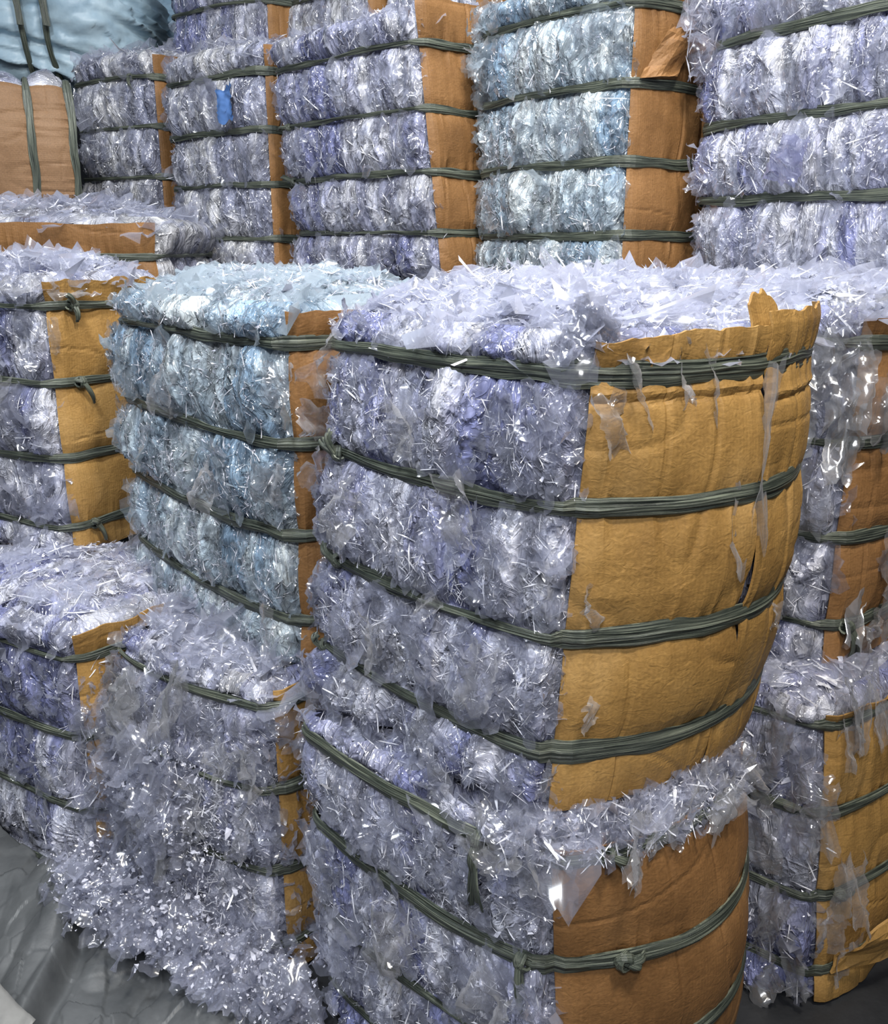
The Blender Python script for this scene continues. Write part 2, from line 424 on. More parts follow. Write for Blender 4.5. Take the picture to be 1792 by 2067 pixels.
    def build(s, res, bres, rres, nf, nt, ns):
        ls = [np.arange(0, s.q[1], res), np.arange(s.q[1], s.q[2], rres), np.arange(s.q[2], s.q[3], bres), np.arange(s.q[3], s.per, bres)]
        l = np.concatenate(ls); z = np.arange(0, s.h, res * 1.15); z = np.append(z, s.h)
        Z, Lg = np.meshgrid(z, l, indexing='ij')
        P, _ = s.pos(Lg, Z, s.surf(Lg, Z))
        V = [P.reshape(-1, 3)]; F = [grid_faces(len(z), len(l), wrap=True)]
        m = int(s.a / max(res * 1.4, .005)); p = np.linspace(-1, 1, m); mq = int(s.b / max(res * 1.4, .005)); q = np.linspace(-1, 1, mq)
        Pq, Qq = np.meshgrid(p, q, indexing='ij'); X, Y = s.topxy(Pq, Qq)
        T = np.stack([X, Y, s.topz(Pq, Qq)], -1)
        F.append(grid_faces(m, mq, len(V[0]), flip=True)); V.append(T.reshape(-1, 3))
        # underside
        bp = np.stack([X - s.lean[0], Y - s.lean[1], X * 0 + .004], -1)[::max(1, m // 8), ::max(1, mq // 8)]
        F.append(grid_faces(bp.shape[0], bp.shape[1], len(V[0]) + len(V[1]))); V.append(bp.reshape(-1, 3))
        VV = np.concatenate(V)
        fb = link_mesh('film_block', VV, np.concatenate(F), s.film, s.root, True)
        # the film's own colours: folded packets of different plastic
        Lz = np.concatenate([np.stack([Lg.ravel(), Z.ravel()], -1), T.reshape(-1, 3)[:, :2] * [1, 2.2] + 7, bp.reshape(-1, 3)[:, :2]])
        lx, lz = Lz[:, 0], Lz[:, 1]; sd = s.seed * 7
        tier = np.searchsorted(np.array(s.zs), lz).astype(float)
        ci = np.floor(lx / s.a * s.cols * (1 + .25 * vnoise(lx * 4, tier * 3.7, s.seed * 101 + 7)) + .35 * lz)
        f = .5 + .55 * fbm(lx * 9, lz * 2.2, sd, 3) + .30 * (hsh(ci, tier, sd + 4) - .5) + .35 * vnoise(lx * 3, lz * 3, sd + 9)
        xs = [.30, .40, .50, .64, .80]; pal = np.array(s.pal + [s.pal[1]])
        c = np.stack([np.interp(f, xs, pal[:, k]) for k in range(3)], -1)
        g = fbm(lx * 75 + 3 * vnoise(lx * 9, lz * 9, sd), lz * 16, sd + 20, 3) + .5 * facet(lx * 40, lz * 18, sd + 33)
        c = np.clip(c * np.interp(g, [-.45, 0, .45], [.55, .95, 1.5])[:, None], 0, .85)
        at = fb.data.attributes.new('tint', 'FLOAT_COLOR', 'POINT'); at.data.foreach_set('color', np.concatenate([c, np.ones((len(c), 1))], 1).astype(np.float32).ravel())
        wv = np.stack([vnoise(lx * 8, lz * 7, sd + 50), vnoise(lx * 8, lz * 7, sd + 51), vnoise(lx * 8, lz * 7, sd + 52)], -1) * .11 + .03 * np.stack([vnoise(lx * 22, lz * 19, sd + 53)] * 3, -1)
        at = fb.data.attributes.new('warp', 'FLOAT_VECTOR', 'POINT'); at.data.foreach_set('vector', wv.astype(np.float32).ravel())
        s.rng = np.random.default_rng(s.seed + 900); s.bag = {}
        k = s.size; S1 = s.q[1]
        if nf:
            s.side('clear', int(nf * .045), -.01, S1, 0, s.h, .050 * k, (.4, .9), .28, .006, .09, 7, 5)     # larger sheets
            s.side('clear', int(nf * .05), -.02, S1 + .005, 0, s.h, .022 * k, (.3, .8), .5, .008, .16)
            s.side('sliver', int(nf * .26), -.01, S1 + .003, 0, s.h, .024 * k, (.025, .05), .35, .009, .5, 4, 2, spin=1.2)
            s.side('glint', int(nf * .55), -.01, S1 + .003, 0, s.h, .0042 * k, (.3, .9), .55, .007, .2, 2, 2, spin=2)
            s.side('clear', int(nf * .03), -.03, .015, 0, s.h, .034 * k, (.3, .8), .8, .010, .14, 6, 4)
            s.side('clear', int(nf * .015), S1 - .03, S1 + .004, 0, s.h, .026 * k, (.3, .9), .7, .010, .14, 6, 4)
        if ns: s.side('clear', ns, s.q[3], s.per, 0, s.h, .03 * k, (.2, .8), .6, .01, .14)
        if nt:
            s.top('clear', int(nt * .15), .060 * k, (.3, .8), .22, .016, .10, 7, 5)
            s.top('sliver', int(nt * .45), .034 * k, (.03, .06), .3, .02, .4, 4, 2)
            s.top('glint', int(nt * .35), .009 * k, (.3, .8), .5, .018, .2, 3, 2)
    def add(s, mat, P, N, T, l_, w_, tilt, cr, spin, na, nb, curl=.3):
        v, f = shard_mesh(s.rng, P, N, T, l_, w_, tilt, cr, spin, curl, na, nb)
        V, F, n = s.bag.get(mat, ([], [], 0)); V.append(v); F.append(f + n); s.bag[mat] = (V, F, n + len(v))
    def side(s, mat, n, l0, l1, z0, z1, sz, slim, tilt, off, cr=.16, na=4, nb=3, spin=.6, avoid=.024, off0=-.003, T0=(0, 0, 1), sp=.35):
        rng = s.rng
        L_ = rng.uniform(l0, l1, n); Zz = rng.uniform(z0, z1, n)
        # clumped rather than even
        kp = rng.random(n) < .35 + 1.5 * (vnoise(L_ * 9, Zz * 7, s.seed) + .5) ** 1.5
        dz = np.min(np.abs(Zz[:, None] - np.array(s.zs)[None, :]), 1)
        keep = kp & ((dz > avoid) | (rng.random(n) < .05)); L_, Zz = L_[keep], Zz[keep]; n = len(L_)
        d = s.surf(L_, Zz) + rng.uniform(off0, off, n)
        P, N = s.pos(L_, Zz, d)
        T = np.tile([list(map(float, T0))], (n, 1)) + rng.normal(0, sp, (n, 3))
        l_ = rng.lognormal(math.log(sz), .42, n); w_ = l_ * rng.uniform(*slim, n)
        lim = np.minimum(1, (dz[keep] * 2.4 + .006) / l_) if avoid > 0 else 1
        s.add(mat, P, N, T, l_ * lim, w_ * lim, tilt, cr, spin, na, nb)
    def top(s, mat, nt, sz, slim, tilt, off, cr=.16, na=4, nb=3, p0=-1.02, p1=1.02, q0=-1.05, q1=1.02):
        rng = s.rng
        p_ = rng.uniform(p0, p1, nt); q_ = rng.uniform(q0, q1, nt)
        X, Y = s.topxy(p_, q_); Zt = s.topz(np.clip(p_, -1, 1), np.clip(q_, -1, 1)) + rng.uniform(-.003, off, nt)
        l_ = rng.lognormal(math.log(sz), .45, nt); w_ = l_ * rng.uniform(*slim, nt)
        N = np.tile([[0, -.12, 1.0]], (nt, 1)); T = rng.normal(0, 1, (nt, 3)) * [1, .6, .2]
        s.add(mat, np.stack([X, Y, Zt], -1), N, T, l_, w_, tilt, cr, .5, na, nb)
    def finish(s):
        """all the loose scraps of this bale as one mesh with three film materials"""
        if not s.bag: return
        Vs, Fs, idx, ms, nb = [], [], [], [], 0
        for k, (mt, (V, F, n)) in enumerate(s.bag.items()):
            V = np.concatenate(V); F = np.concatenate(F); Vs.append(V); Fs.append(F + nb); nb += len(V)
            idx += [k] * len(F); ms.append(s.cl if mt == 'clear' else M[mt])
        o = link_mesh('loose_film', np.concatenate(Vs), np.concatenate(Fs), ms[0], s.root, False)
        for m in ms[1:]: o.data.materials.append(m)
        o.data.polygons.foreach_set('material_index', np.array(idx, dtype=np.int32)); o['kind'] = 'stuff'
        o.data.polygons.foreach_set('use_smooth', np.array([ms[i] is s.cl for i in idx], dtype=bool))
    def card(s, v0, v1, z0, z1, side=1, off=.004, ragged=.004, top=None, mat=None, res=.008, crease=1.0, fold=None, sd=0, name='cardboard_sheet', buck=.012):
        a, b = s.q[side], s.q[side + 1]
        l0, l1 = a + (b - a) * v0, a + (b - a) * v1
        if side == 3: res = .03
        nl = max(6, int((l1 - l0) / res)); nz = max(8, int((z1 - z0) / res))
        t = np.linspace(0, 1, nl)
        zt = z1 + ragged * 3 * fbm(t * 7, t * 0, s.seed + 5 + sd) + (np.interp(t, *top) if top else 0)
        zb = z0 + ragged * 2 * fbm(t * 9, t * 0 + 4, s.seed + 6 + sd)
        K = np.linspace(0, 1, nz)
        Z = zb[None, :] + (zt - zb)[None, :] * K[:, None]; Lg = np.repeat((l0 + (l1 - l0) * t)[None, :], nz, 0)
        lb = s.lobe(np.clip(Z, 0, s.h), .8)
        zc = np.clip(Z, 0, s.h)
        d = s.base(Lg, zc) + .012 * lb + off
        dz = np.min(np.abs(Z[..., None] - np.array(s.zs)), -1); si = s.seed * 31 + sd
        d = d + crease * (  .0065 * np.exp(-dz / .045) * (ridge(Lg * 34 + .5 * vnoise(Z * 9, Lg * 3, si), Z * 2.5, si) - .9)
                          - .004 * np.clip(ridge(Lg * 9, Z * 1.3, si + 1) - .82, 0, 1) * 5
                          - .003 * np.clip(ridge(Lg * 3, Z * 7, si + 2) - .85, 0, 1) * 5)
        d = d + buck * vnoise(Lg * 5, Z * 5.5, si + 3) * np.clip(dz / .04, 0, 1) * 1.3 + .0022 * fbm(Lg * 26, Z * 7, si + 5, 2) * crease + .0005 * facet(Lg * 22, Z * 20, si + 5)
        d = d + .006 * np.clip((zc - s.h + .1) / .1, 0, 1)
        if fold is not None: d = d - .007 * np.exp(-np.abs(Z - fold) / .006) + .004 * np.exp(-np.abs(Z - fold - .014) / .008)
        d = d - .03 * np.clip((Z - s.h) / .1, 0, 1)
        P, N = s.pos(Lg, zc, d); P[..., 2] = Z
        V, F = solid_grid(P, N, .0045)
        return link_mesh(name, V, F, mat or s.cm, s.root, False)
    def strap(s, i, z, sw):
        n = int(s.per / .012); l = np.linspace(0, s.per, n)
        f = s.isf(l); sd = s.seed * 13 + i
        zz = z + .006 * vnoise(l * 5, l * 0 + i, sd) + .004 * vnoise(l * 13, l * 0, sd + 1)
        d = s.base(l, zz) + (1 - f) * .007 + f * (.019 + .005 * vnoise(l * 9, l * 0, sd + 4))
        P, N = s.pos(l, zz, d)
        w = (sw[0] * f + sw[1] * (1 - f)) * (1 + (.3 + .6 * f) * vnoise(l * 5, l * 0, sd + 2))
        parts = [ribbon(P, N, w, .0035, 11, sd, 0, .45)]
        # a second fibre tape that wanders over the first
        l2 = l; P2, N2 = s.pos(l2, zz + .006 * vnoise(l2 * 4, l2 * 0 + 5, sd + 9) , d + .003)
        parts.append(ribbon(P2, N2, w * .45, .003, 7, sd + 5, 0, .5))
        V, F, U = merge(parts)
        o = link_mesh('strap', V, F, M['strap'], s.root, False, U)
        s.root[f'_s{i}'] = 0; del s.root[f'_s{i}']
        s.st = getattr(s, 'st', []) + [o]
        return o
    def knot(s, i, l, tails, size=1.0, z=None, out=.012):
        """knot with frayed tails on strap i; tails = [(dl, dz, length)...] directions in the face"""
        z = s.zs[i] if z is None else z
        f = float(s.isf(np.array([l]))[0]); d = float(s.base(np.array([l]), np.array([z]))[0]) + .008 + .008 * f
        c, nn = s.pos(np.array([l]), np.array([z]), np.array([d])); c = c[0]; nn = nn[0]
        tan = np.array([-nn[1], nn[0], 0.]); up = np.array([0, 0, 1.]); parts = []; rs = random.Random(int(l * 1000) + i)
        for k in range(3):
            an = np.linspace(0, 2 * PI * 1.1, 14); r = .010 * size
            ax = unit(np.array([rs.uniform(-1, 1), rs.uniform(-1, 1), rs.uniform(-1, 1)]) + tan)
            e1 = unit(np.cross(ax, nn + .1)); e2 = np.cross(ax, e1)
            path = c + nn * .008 * size + (np.cos(an)[:, None] * e1 + np.sin(an)[:, None] * e2) * r + ax * (an[:, None] - PI) * .0015
            parts.append(ribbon(path, (np.cos(an)[:, None] * e1 + np.sin(an)[:, None] * e2), .011 * size, .004, 5, k + i))
        for (dl, dz, ln) in tails:
            for k in range(3):
                t = np.linspace(0, 1, 12)
                dr = unit(tan * (dl + rs.uniform(-.18, .18)) + up * (dz + rs.uniform(-.18, .18)))
                path = c + nn * (out + .004 * k) + dr * (t * ln * rs.uniform(.7, 1))[:, None] + nn * (np.sin(t * 2.6)[:, None] * .012) + up * (-.25 * ln * t ** 2)[:, None] * (1 if dz > -.5 else 0)
                parts.append(ribbon(path, np.tile(nn, (12, 1)), .011 * size * (1 - .3 * t), .003, 5, k * 7 + i, rs.uniform(-9, 9)))
        V, F, U = merge(parts)
        return link_mesh('knot', V, F, M['strap'], s.st[i], False, U)
    def flapat(s, l, z, n_off, lng, wid, seed, tilt=(0, 0), t=(0, 0, 1), mat=None, crum=.12, name='film_flap', fold=1.0):
        d = float(s.surf(np.array([l]), np.array([z]), False)[0]) + n_off
        c, nn = s.pos(np.array([l]), np.array([z]), np.array([d])); c = c[0]; nn = nn[0]
        tan = np.array([-nn[1], nn[0], 0.])
        n = nn + tan * tilt[0] + np.array([0, 0, 1.]) * tilt[1]
        tt = tan * t[0] + nn * t[1] + np.array([0, 0, 1.]) * t[2]
        return flap(name, s.root, c, n, tt, lng, wid, mat or M['sheet'], seed, crum, fold=fold)

# ------------------------------------------------------------------ front row, upper tier
A = Bale((.182, 1.405), (-.262, 1.875), .70, .79, .83, [.115, .325, .55, .765], 'large front bale of lavender crinkled film with a broad tan cardboard side', 1,
         'lav', 'card', .0032, bf=.03, bc=.14, n_front=15000, n_top=7000, size=1.0, dome=.045, sw=(.030, .038), cols=8, back_res=.03, lean=(.05, .02),
         cards=[dict(v0=.0, v1=.442, z0=.0, z1=.825, res=.005, top=([0, .5, 1], [-.012, .0, .008]), fold=.72, sd=1),
                dict(v0=.446, v1=1.0, z0=.0, z1=.85, off=.010, res=.005, fold=.70, sd=7, ragged=.003),
                dict(v0=.0, v1=1.0, z0=.01, z1=.78, side=3)])
B = Bale((-.325, 1.96), (-.895, 2.62), .45, .80, .83, [.11, .32, .53, .745], 'pale blue-green film bale standing left of and behind the front bale', 2,
         'blu', 'card2', .0042, bf=.03, bc=.03, n_front=11000, n_top=5000, size=1.05, dome=.04, cols=11, sw=(.022, .030))
Cb = Bale((-1.115, 2.64), (-1.70, 2.97), .42, .84, .83, [.09, .30, .52, .74], 'film bale at left edge with knotted straps across its tan cardboard side', 3,
          'lav', 'card', .006, bf=.02, bc=.02, n_front=4500, n_top=2500, size=1.3, cols=7, sw=(.02, .028))
F1 = Bale((.885, 1.96), (.42, 2.46), .45, .80, .82, [.10, .31, .53, .745], 'film bale at right edge half hidden behind the front bale', 4,
          'lav', 'card2', .006, bf=.03, bc=.04, n_front=5000, n_top=3500, size=1.4, cols=7)
# ------------------------------------------------------------------ front row, lower tier
A2 = Bale((.225, 1.33), (-.25, 1.78), .66, 0, .785, [.10, .31, .53, .745], 'bottom bale with shaded brown cardboard side carrying the large front bale', 5,
          'lav', 'card2', .0036, bf=.03, bc=.15, n_front=12000, n_top=2500, size=1.05, cols=9, dome=.0, sw=(.028, .034), lean=(-.045, 0))
Db = Bale((-.385, 1.87), (-.83, 2.19), .58, 0, .80, [.10, .31, .53, .745], 'ragged bottom film bale bursting open below the pale blue-green bale', 6,
          'lav', 'card', .0042, bf=.04, bc=.03, n_front=11000, n_top=3500, size=1.3, cols=6, dome=.0, pill=.02, fine=1.6)
Eb = Bale((-.93, 2.13), (-1.50, 2.52), .50, 0, .83, [.08, .30, .52, .74], 'bottom film bale at left edge rising out of the grey tarpaulin', 7,
          'lav', 'card', .005, bf=.025, bc=.02, n_front=5500, n_top=1200, size=1.05, cols=10)
F2 = Bale((.885, 1.78), (.37, 2.28), .60, 0, .79, [.10, .31, .53, .745], 'bottom bale at right edge with torn cardboard standing on black floor', 8,
          'lav', 'card', .006, bf=.03, bc=.07, n_front=4500, n_top=1500, size=1.5, cols=7, lean=(-.06, 0))
# ------------------------------------------------------------------ back row, third tier
G = Bale((1.22, 2.36), (.80, 3.02), .62, 1.63, .86, [.02, .24, .45, .675], 'big lavender film bale filling the top right corner', 9, 'lav', 'card2', .0055,
         n_front=9000, n_top=300, size=1.15, cols=9, sw=(.026, .03))
H = Bale((.56, 3.0), (.145, 3.53), .62, 1.63, .90, [.14, .36, .58, .80], 'pale blue film bale left of the top right bale, folded cardboard on its side', 10, 'blu', 'card2', .006,
         n_front=8000, n_top=300, size=1.15, cols=7, bc=.03, sw=(.026, .03))
I = Bale((-.005, 3.45), (-.585, 4.05), .60, 1.63, .89, [.155, .36, .565, .775], 'back row film bale whose brown cardboard strip rises above its top', 11, 'lav', 'card2', .007,
         n_front=6500, n_top=1200, size=1.25, cols=7, bc=.02, lean=(-.09, 0), cards=[dict(v0=0, v1=1, z0=.01, z1=.93), dict(v0=0, v1=1, z0=.01, z1=.87, side=3)])
J = Bale((-.735, 4.14), (-1.26, 4.59), .60, 1.63, .92, [.135, .36, .575, .80], 'back row film bale with a dark blue scrap in its face', 12, 'gry', 'card2', .008,
         n_front=4500, n_top=900, size=1.35, cols=7, bc=.02, sw=(.025, .03))
K = Bale((-1.38, 4.78), (-1.86, 5.08), .60, 1.86, .77, [.20, .43, .65], 'narrow grey film bale at the left end of the back row', 13, 'gry', 'card2', .009,
         n_front=3200, n_top=500, size=1.5, cols=6, bc=.02)
M1 = Bale((-.87, 5.05), (-1.44, 5.45), .6, 2.66, .80, [.24, .46, .68], 'topmost film bale above the narrow grey one, cut off by the upper edge', 14, 'lav', 'card2', .010,
          n_front=2200, n_top=0, size=1.6, cols=7)
M2 = Bale((-.36, 4.85), (-.84, 5.25), .6, 2.66, .80, [.24, .46, .68], 'topmost film bale directly above the one with the blue scrap', 15, 'gry', 'card2', .010,
          n_front=2000, n_top=0, size=1.6, cols=6)
O1 = Bale((.14, 4.5), (-.27, 4.88), .6, 2.66, .80, [.24, .46, .68], 'topmost film bale mostly hidden behind the rising brown cardboard strip', 16, 'lav', 'card2', .012,
          n_front=1200, n_top=0, size=1.6, cols=6)
# bales lying under and beside the back row
N1 = Bale((-2.55, 3.36), (-2.60, 4.36), 1.52, 1.0, .84, [.2, .5, .70], 'flat film-topped bale with brown cardboard front lying behind the left edge bale', 17, 'gry', 'card2', .012,
          bf=.01, bc=.02, n_front=300, n_top=3500, size=1.7, cols=8, dome=.06, left_card=False, right_res=.03)
S1 = Bale((1.02, 2.62), (.10, 3.66), .72, .80, .81, [.2, .55], 'film bale lying under the pale blue and top right bales', 18, 'lav', 'card2', .02, n_front=0, n_top=2500, size=1.6, bf=.01, bc=.01, dome=.01)
S2 = Bale((-.03, 3.50), (-.88, 3.98), .72, .80, .81, [.2, .55], 'film bale lying under the back row left of the pale blue bale', 19, 'gry', 'card2', .02, n_front=0, n_top=2500, size=1.6, bf=.01, bc=.01, dome=.01)
LB = Bale((0, 0), (-.6, 0), .45, 0, 1.0, [.018, .175, .40, .62, .84], 'brown cardboard bale lying on its side at left edge with upright straps', 20, 'gry', 'card3', .012,
          bf=.02, bc=.05, n_front=600, n_top=0, size=1.6, right_res=.02, n_side=0, left_card=False)
LB.root.rotation_euler = (Matrix.Rotation(math.radians(26), 3, 'Z') @ Matrix(((0, 0, -1), (-1, 0, 0), (0, 1, 0)))).to_euler()
LB.root.location = (-1.655, 4.37, 2.14)
# ------------------------------------------------------------------ spilled scraps, flaps, knots
q = A.q[1]
A.side('clear', 160, q - .03, q + .03, .79, .85, .035, (.3, .8), .6, .02, .14, 6, 4, avoid=0)
A.top('clear', 300, .05, (.3, .8), .4, .04, .14, 6, 4, p0=.0, p1=.93, q0=-1.0, q1=.6)
A.top('sliver', 1100, .035, (.025, .05), .5, .04, .4, 4, 2, p0=-1, p1=1.0, q0=-1.0, q1=1)
G.side('clear', 260, -.05, .03, .60, .86, .06, (.3, .8), .8, .05, .14, 6, 4, avoid=0); G.side('sliver', 300, -.05, .04, .60, .86, .05, (.03, .06), .8, .06, .4, 4, 2, avoid=0)
H.side('clear', 260, -.05, .04, .62, .88, .06, (.3, .8), .8, .05, .14, 6, 4, avoid=0)
# torn top of the right cardboard panel
A.card(v0=.43, v1=.57, z0=.80, z1=.868, off=-.02, res=.006, ragged=.004, top=([0, .2, .45, .75, 1], [-.01, .010, .012, .006, -.012]), sd=33, name='torn_cardboard_flap')
q2 = A2.q[1]
for r in ((q2 - .06, q2 + .45, .735, .80, 1300), (q2 + .3, A2.q[2] - .02, .73, .80, 400)):
    A2.side('clear', r[4], r[0], r[1], r[2], r[3], .034, (.3, .8), .8, .03, .16, 6, 4, avoid=0)
    A2.side('sliver', r[4], r[0], r[1], r[2], r[3], .03, (.03, .07), .7, .04, .4, 4, 2, avoid=0, spin=1.2)
    A2.side('glint', r[4] // 2, r[0], r[1], r[2], r[3], .008, (.3, .8), .8, .035, .2, 3, 2, avoid=0, spin=2)
for (l, z, no, ln, wd, sd, ti, t) in (
        (.0, .72, .02, .13, .09, 1, (-.5, .2), (-.5, .5, .4)), (.0, .60, .03, .12, .07, 2, (-.8, 0), (-.9, .3, -.2)), (.005, .49, .02, .11, .08, 3, (-.7, 0), (-.8, .3, -.5)),
        (-.01, .30, .015, .09, .06, 4, (-.6, 0), (-.4, .3, -.7)), (q + .30, .60, .022, .30, .045, 5, (.1, 0), (0, .03, 1)), (q + .26, .50, .018, .17, .05, 6, (.2, .1), (.12, .05, 1)),
        (q + .02, .385, .018, .07, .05, 7, (.5, 0), (.8, .4, -.6)), (q + .03, .20, .02, .09, .045, 8, (.4, .3), (1, .3, .2)), (q + .0, .06, .02, .07, .05, 9, (.6, 0), (.5, .5, .5)),
        (q + .06, .74, .02, .12, .05, 10, (.2, .2), (.4, .1, -1)), (q + .14, .765, .02, .11, .06, 11, (.1, .2), (-.2, .1, -1)), (q + .02, .69, .02, .10, .06, 12, (.3, .1), (.2, .2, -1)),
        (q + .19, .74, .018, .12, .035, 13, (.1, .1), (.1, .1, -1)), (.38, .33, .045, .06, .04, 14, (0, .2), (.7, .1, .7)), (.30, .64, .035, .10, .07, 15, (0, .1), (.2, 0, 1)),
        (.14, .46, .035, .12, .08, 16, (0, .1), (.3, 0, 1)), (.44, .52, .04, .12, .08, 17, (0, .1), (-.3, 0, 1)), (.25, .22, .04, .11, .08, 18, (0, .1), (.2, 0, 1)), (.52, .24, .035, .12, .07, 19, (.1, .1), (.1, 0, 1)),
        (q + .44, .285, .03, .05, .03, 20, (0, .3), (.2, .2, 1))):
    A.flapat(l, z, no, ln, wd, sd, ti, t)
for (l, z, no, ln, wd, sd, ti, t) in (
        (-.01, .66, .02, .15, .11, 31, (-.9, 0), (-.3, .2, 1)), (-.01, .44, .02, .15, .10, 32, (-.9, 0), (-.3, .2, 1)), (-.01, .21, .02, .14, .08, 33, (-.9, 0), (-.1, .2, 1)), (0, .06, .02, .14, .07, 34, (-.6, .2), (-.1, .2, 1)),
        (.80, .08, .03, .15, .06, 35, (.3, .2), (.5, .3, -1)), (.83, .44, .02, .09, .07, 36, (.6, 0), (.4, .3, 1)), (.84, .66, .02, .10, .06, 37, (.6, 0), (.4, .3, 1)), (.4, .6, .035, .12, .09, 38, (0, .1), (.2, 0, 1)), (.6, .4, .035, .12, .09, 39, (0, .1), (.1, 0, 1))):
    B.flapat(l, z, no, ln, wd, sd, ti, t)
qc = Cb.q[1]
for (l, z, no, ln, wd, sd, ti, t) in ((qc + .01, .65, .02, .10, .03, 41, (.3, 0), (0, .1, 1)), (qc + .06, .78, .02, .12, .05, 42, (0, .4), (1, .1, 0)), (qc - .03, .80, .03, .14, .06, 43, (0, .5), (1, .1, .2)), (.5, .45, .04, .16, .09, 44, (0, .1), (.3, .1, 1))):
    Cb.flapat(l, z, no, ln, wd, sd, ti, t)
qf = F1.q[1]; rr = random.Random(5)
for k in range(22):
    F1.flapat(qf - .10 + rr.random() * .26, .04 + rr.random() * .78, .02 + rr.random() * .03, rr.uniform(.10, .2), rr.uniform(.05, .1), 50 + k, (rr.uniform(-.5, .5), rr.uniform(-.2, .3)), (rr.uniform(-.5, .5), .1, 1), M['sheet'] if k % 3 else M['white'])
qg = F2.q[1]
for k in range(20):
    F2.flapat(qg - .16 + rr.random() * .22, .02 + rr.random() * .78, .02 + rr.random() * .03, rr.uniform(.09, .17), rr.uniform(.04, .08), 80 + k, (rr.uniform(-.5, .5), rr.uniform(-.2, .3)), (rr.uniform(-.5, .5), .1, 1), M['sheet'] if k % 3 else M['white'])
for k in range(9):
    F2.flapat(qg + .02 + rr.random() * .2, .70 + rr.random() * .09, .02 + rr.random() * .02, rr.uniform(.07, .16), rr.uniform(.03, .05), 110 + k, (rr.uniform(-.3, .3), .2), (rr.uniform(-.3, .3), .1, 1))
for k in range(16):
    A2.flapat(q2 - .1 + rr.random() * .62,   .735 + rr.random() * .05, .03 + rr.random() * .02, rr.uniform(.07, .13), rr.uniform(.04, .06), 130 + k, (rr.uniform(-.3, .3), .3), (rr.uniform(-1, 1), .2, rr.uniform(-1, 0)))
for (l, z, sd) in ((.5, .22, 150), (.45, .13, 151), (.3, .40, 152), (.55, .42, 153)):
    A2.flapat(l, z, .04, .16, .11, sd, (.05, .1), (.2, 0, 1))
for k in range(26):
    Db.flapat(rr.random() * Db.q[1], .14 + rr.random() * .64, .03 + rr.random() * .04, rr.uniform(.08, .2), rr.uniform(.04, .1), 160 + k, (rr.uniform(-.6, .3), rr.uniform(-.2, .5)), (rr.uniform(-.8, .8), .2, 1), M['sheet'] if k % 4 else M['white'])
Db.flapat(.26, .28, .09, .24, .05, 199, (0, .1), (.05, 0, 1), M['white'], .2)
Db.side('clear', 1200, -.06, .34, 0, .62, .045, (.3, .8), .9, .09, .16, 6, 4, avoid=0)
Db.side('sliver', 1600, -.06, .45, 0, .6, .022, (.03, .06), .8, .07, .4, 4, 2, avoid=0, spin=1.3)
Db.side('glint', 2500, -.06, .5, 0, .6, .007, (.3, .8), .8, .09, .2, 3, 2, avoid=0, spin=2)
Db.side('clear', 260, Db.q[1] - .02, Db.q[1] + .12, 0, .8, .04, (.2, .6), .8, .03, .16, 6, 4, avoid=0)
Db.top('clear', 600, .055, (.3, .8), .5, .05, .14, 6, 4)
qe = Eb.q[1]
Eb.side('clear', 700, qe - .01, qe + .16, 0, .70, .045, (.3, .8), .7, .04, .14, 6, 4, avoid=0)
Eb.side('sliver', 500, qe - .02, qe + .14, 0, .72, .035, (.03, .06), .7, .04, .4, 4, 2, avoid=0, spin=1.2)
for k in range(9):
    Eb.flapat(qe + .02 + rr.random() * .08, .08 + .07 * k, .03 + rr.random() * .02, rr.uniform(.12, .18), rr.uniform(.07, .11), 230 + k, (rr.uniform(-.4, .2), .1), (rr.uniform(-.4, .4), .1, 1), M['sheet'] if k % 2 else M['white'])
# dark blue scrap and violet panes in faces
J.flapat(.80 * J.q[1], .68, .06, .14, .10, 201, (0, .1), (-.2, 0, 1), blue_scrap, .05, 'blue_scrap', .3)
G.flapat(.5 * G.q[1], .33, .05, .12, .10, 202, (0, .1), (.4, 0, 1), M['violet'], .06, 'violet_film_pane', .3)
# knots
A.knot(2, .05, [(-.7, 1, .07), (-.2, 1, .07)], 1.1); A.knot(1, .06, [(-.5, 1, .07)], 1.0); A.knot(0, .015, [(-.4, 1, .05), (0, 1, .04)], .9)
Cb.knot(3, qc + .06, [(-.6, 1, .07), (0, -1, .05)], 1.3); Cb.knot(2, qc + .06, [(.5, -1, .07)], 1.2); Cb.knot(0, qc + .06, [(.3, -1, .08), (-.6, .6, .04)], 1.1)
A2.knot(3, .52, [(.1, -1, .14), (-.1, -1, .06)], 1.3); A2.knot(2, .60, [(.35, -1, .12)], 1.2)
A2.knot(2, q2 + .085, [(.8, .3, .05), (.6, -.6, .03)], 1.3); A2.knot(3, q2 + .07, [(1, -.5, .06), (.8, -.8, .04)], 1.0)
F1.knot(0, qf + .03, [(.4, -1, .10)], 1.3); F2.knot(1, qg + .03, [(.8, .3, .04)], 1.2)
I.knot(1, .04, [(-1, .6, .09)], 1.2); I.knot(2, .05, [(-1, .3, .06)], 1.0); K.knot(2, .8 * K.q[1], [(.2, -1, .06)], 1.2)
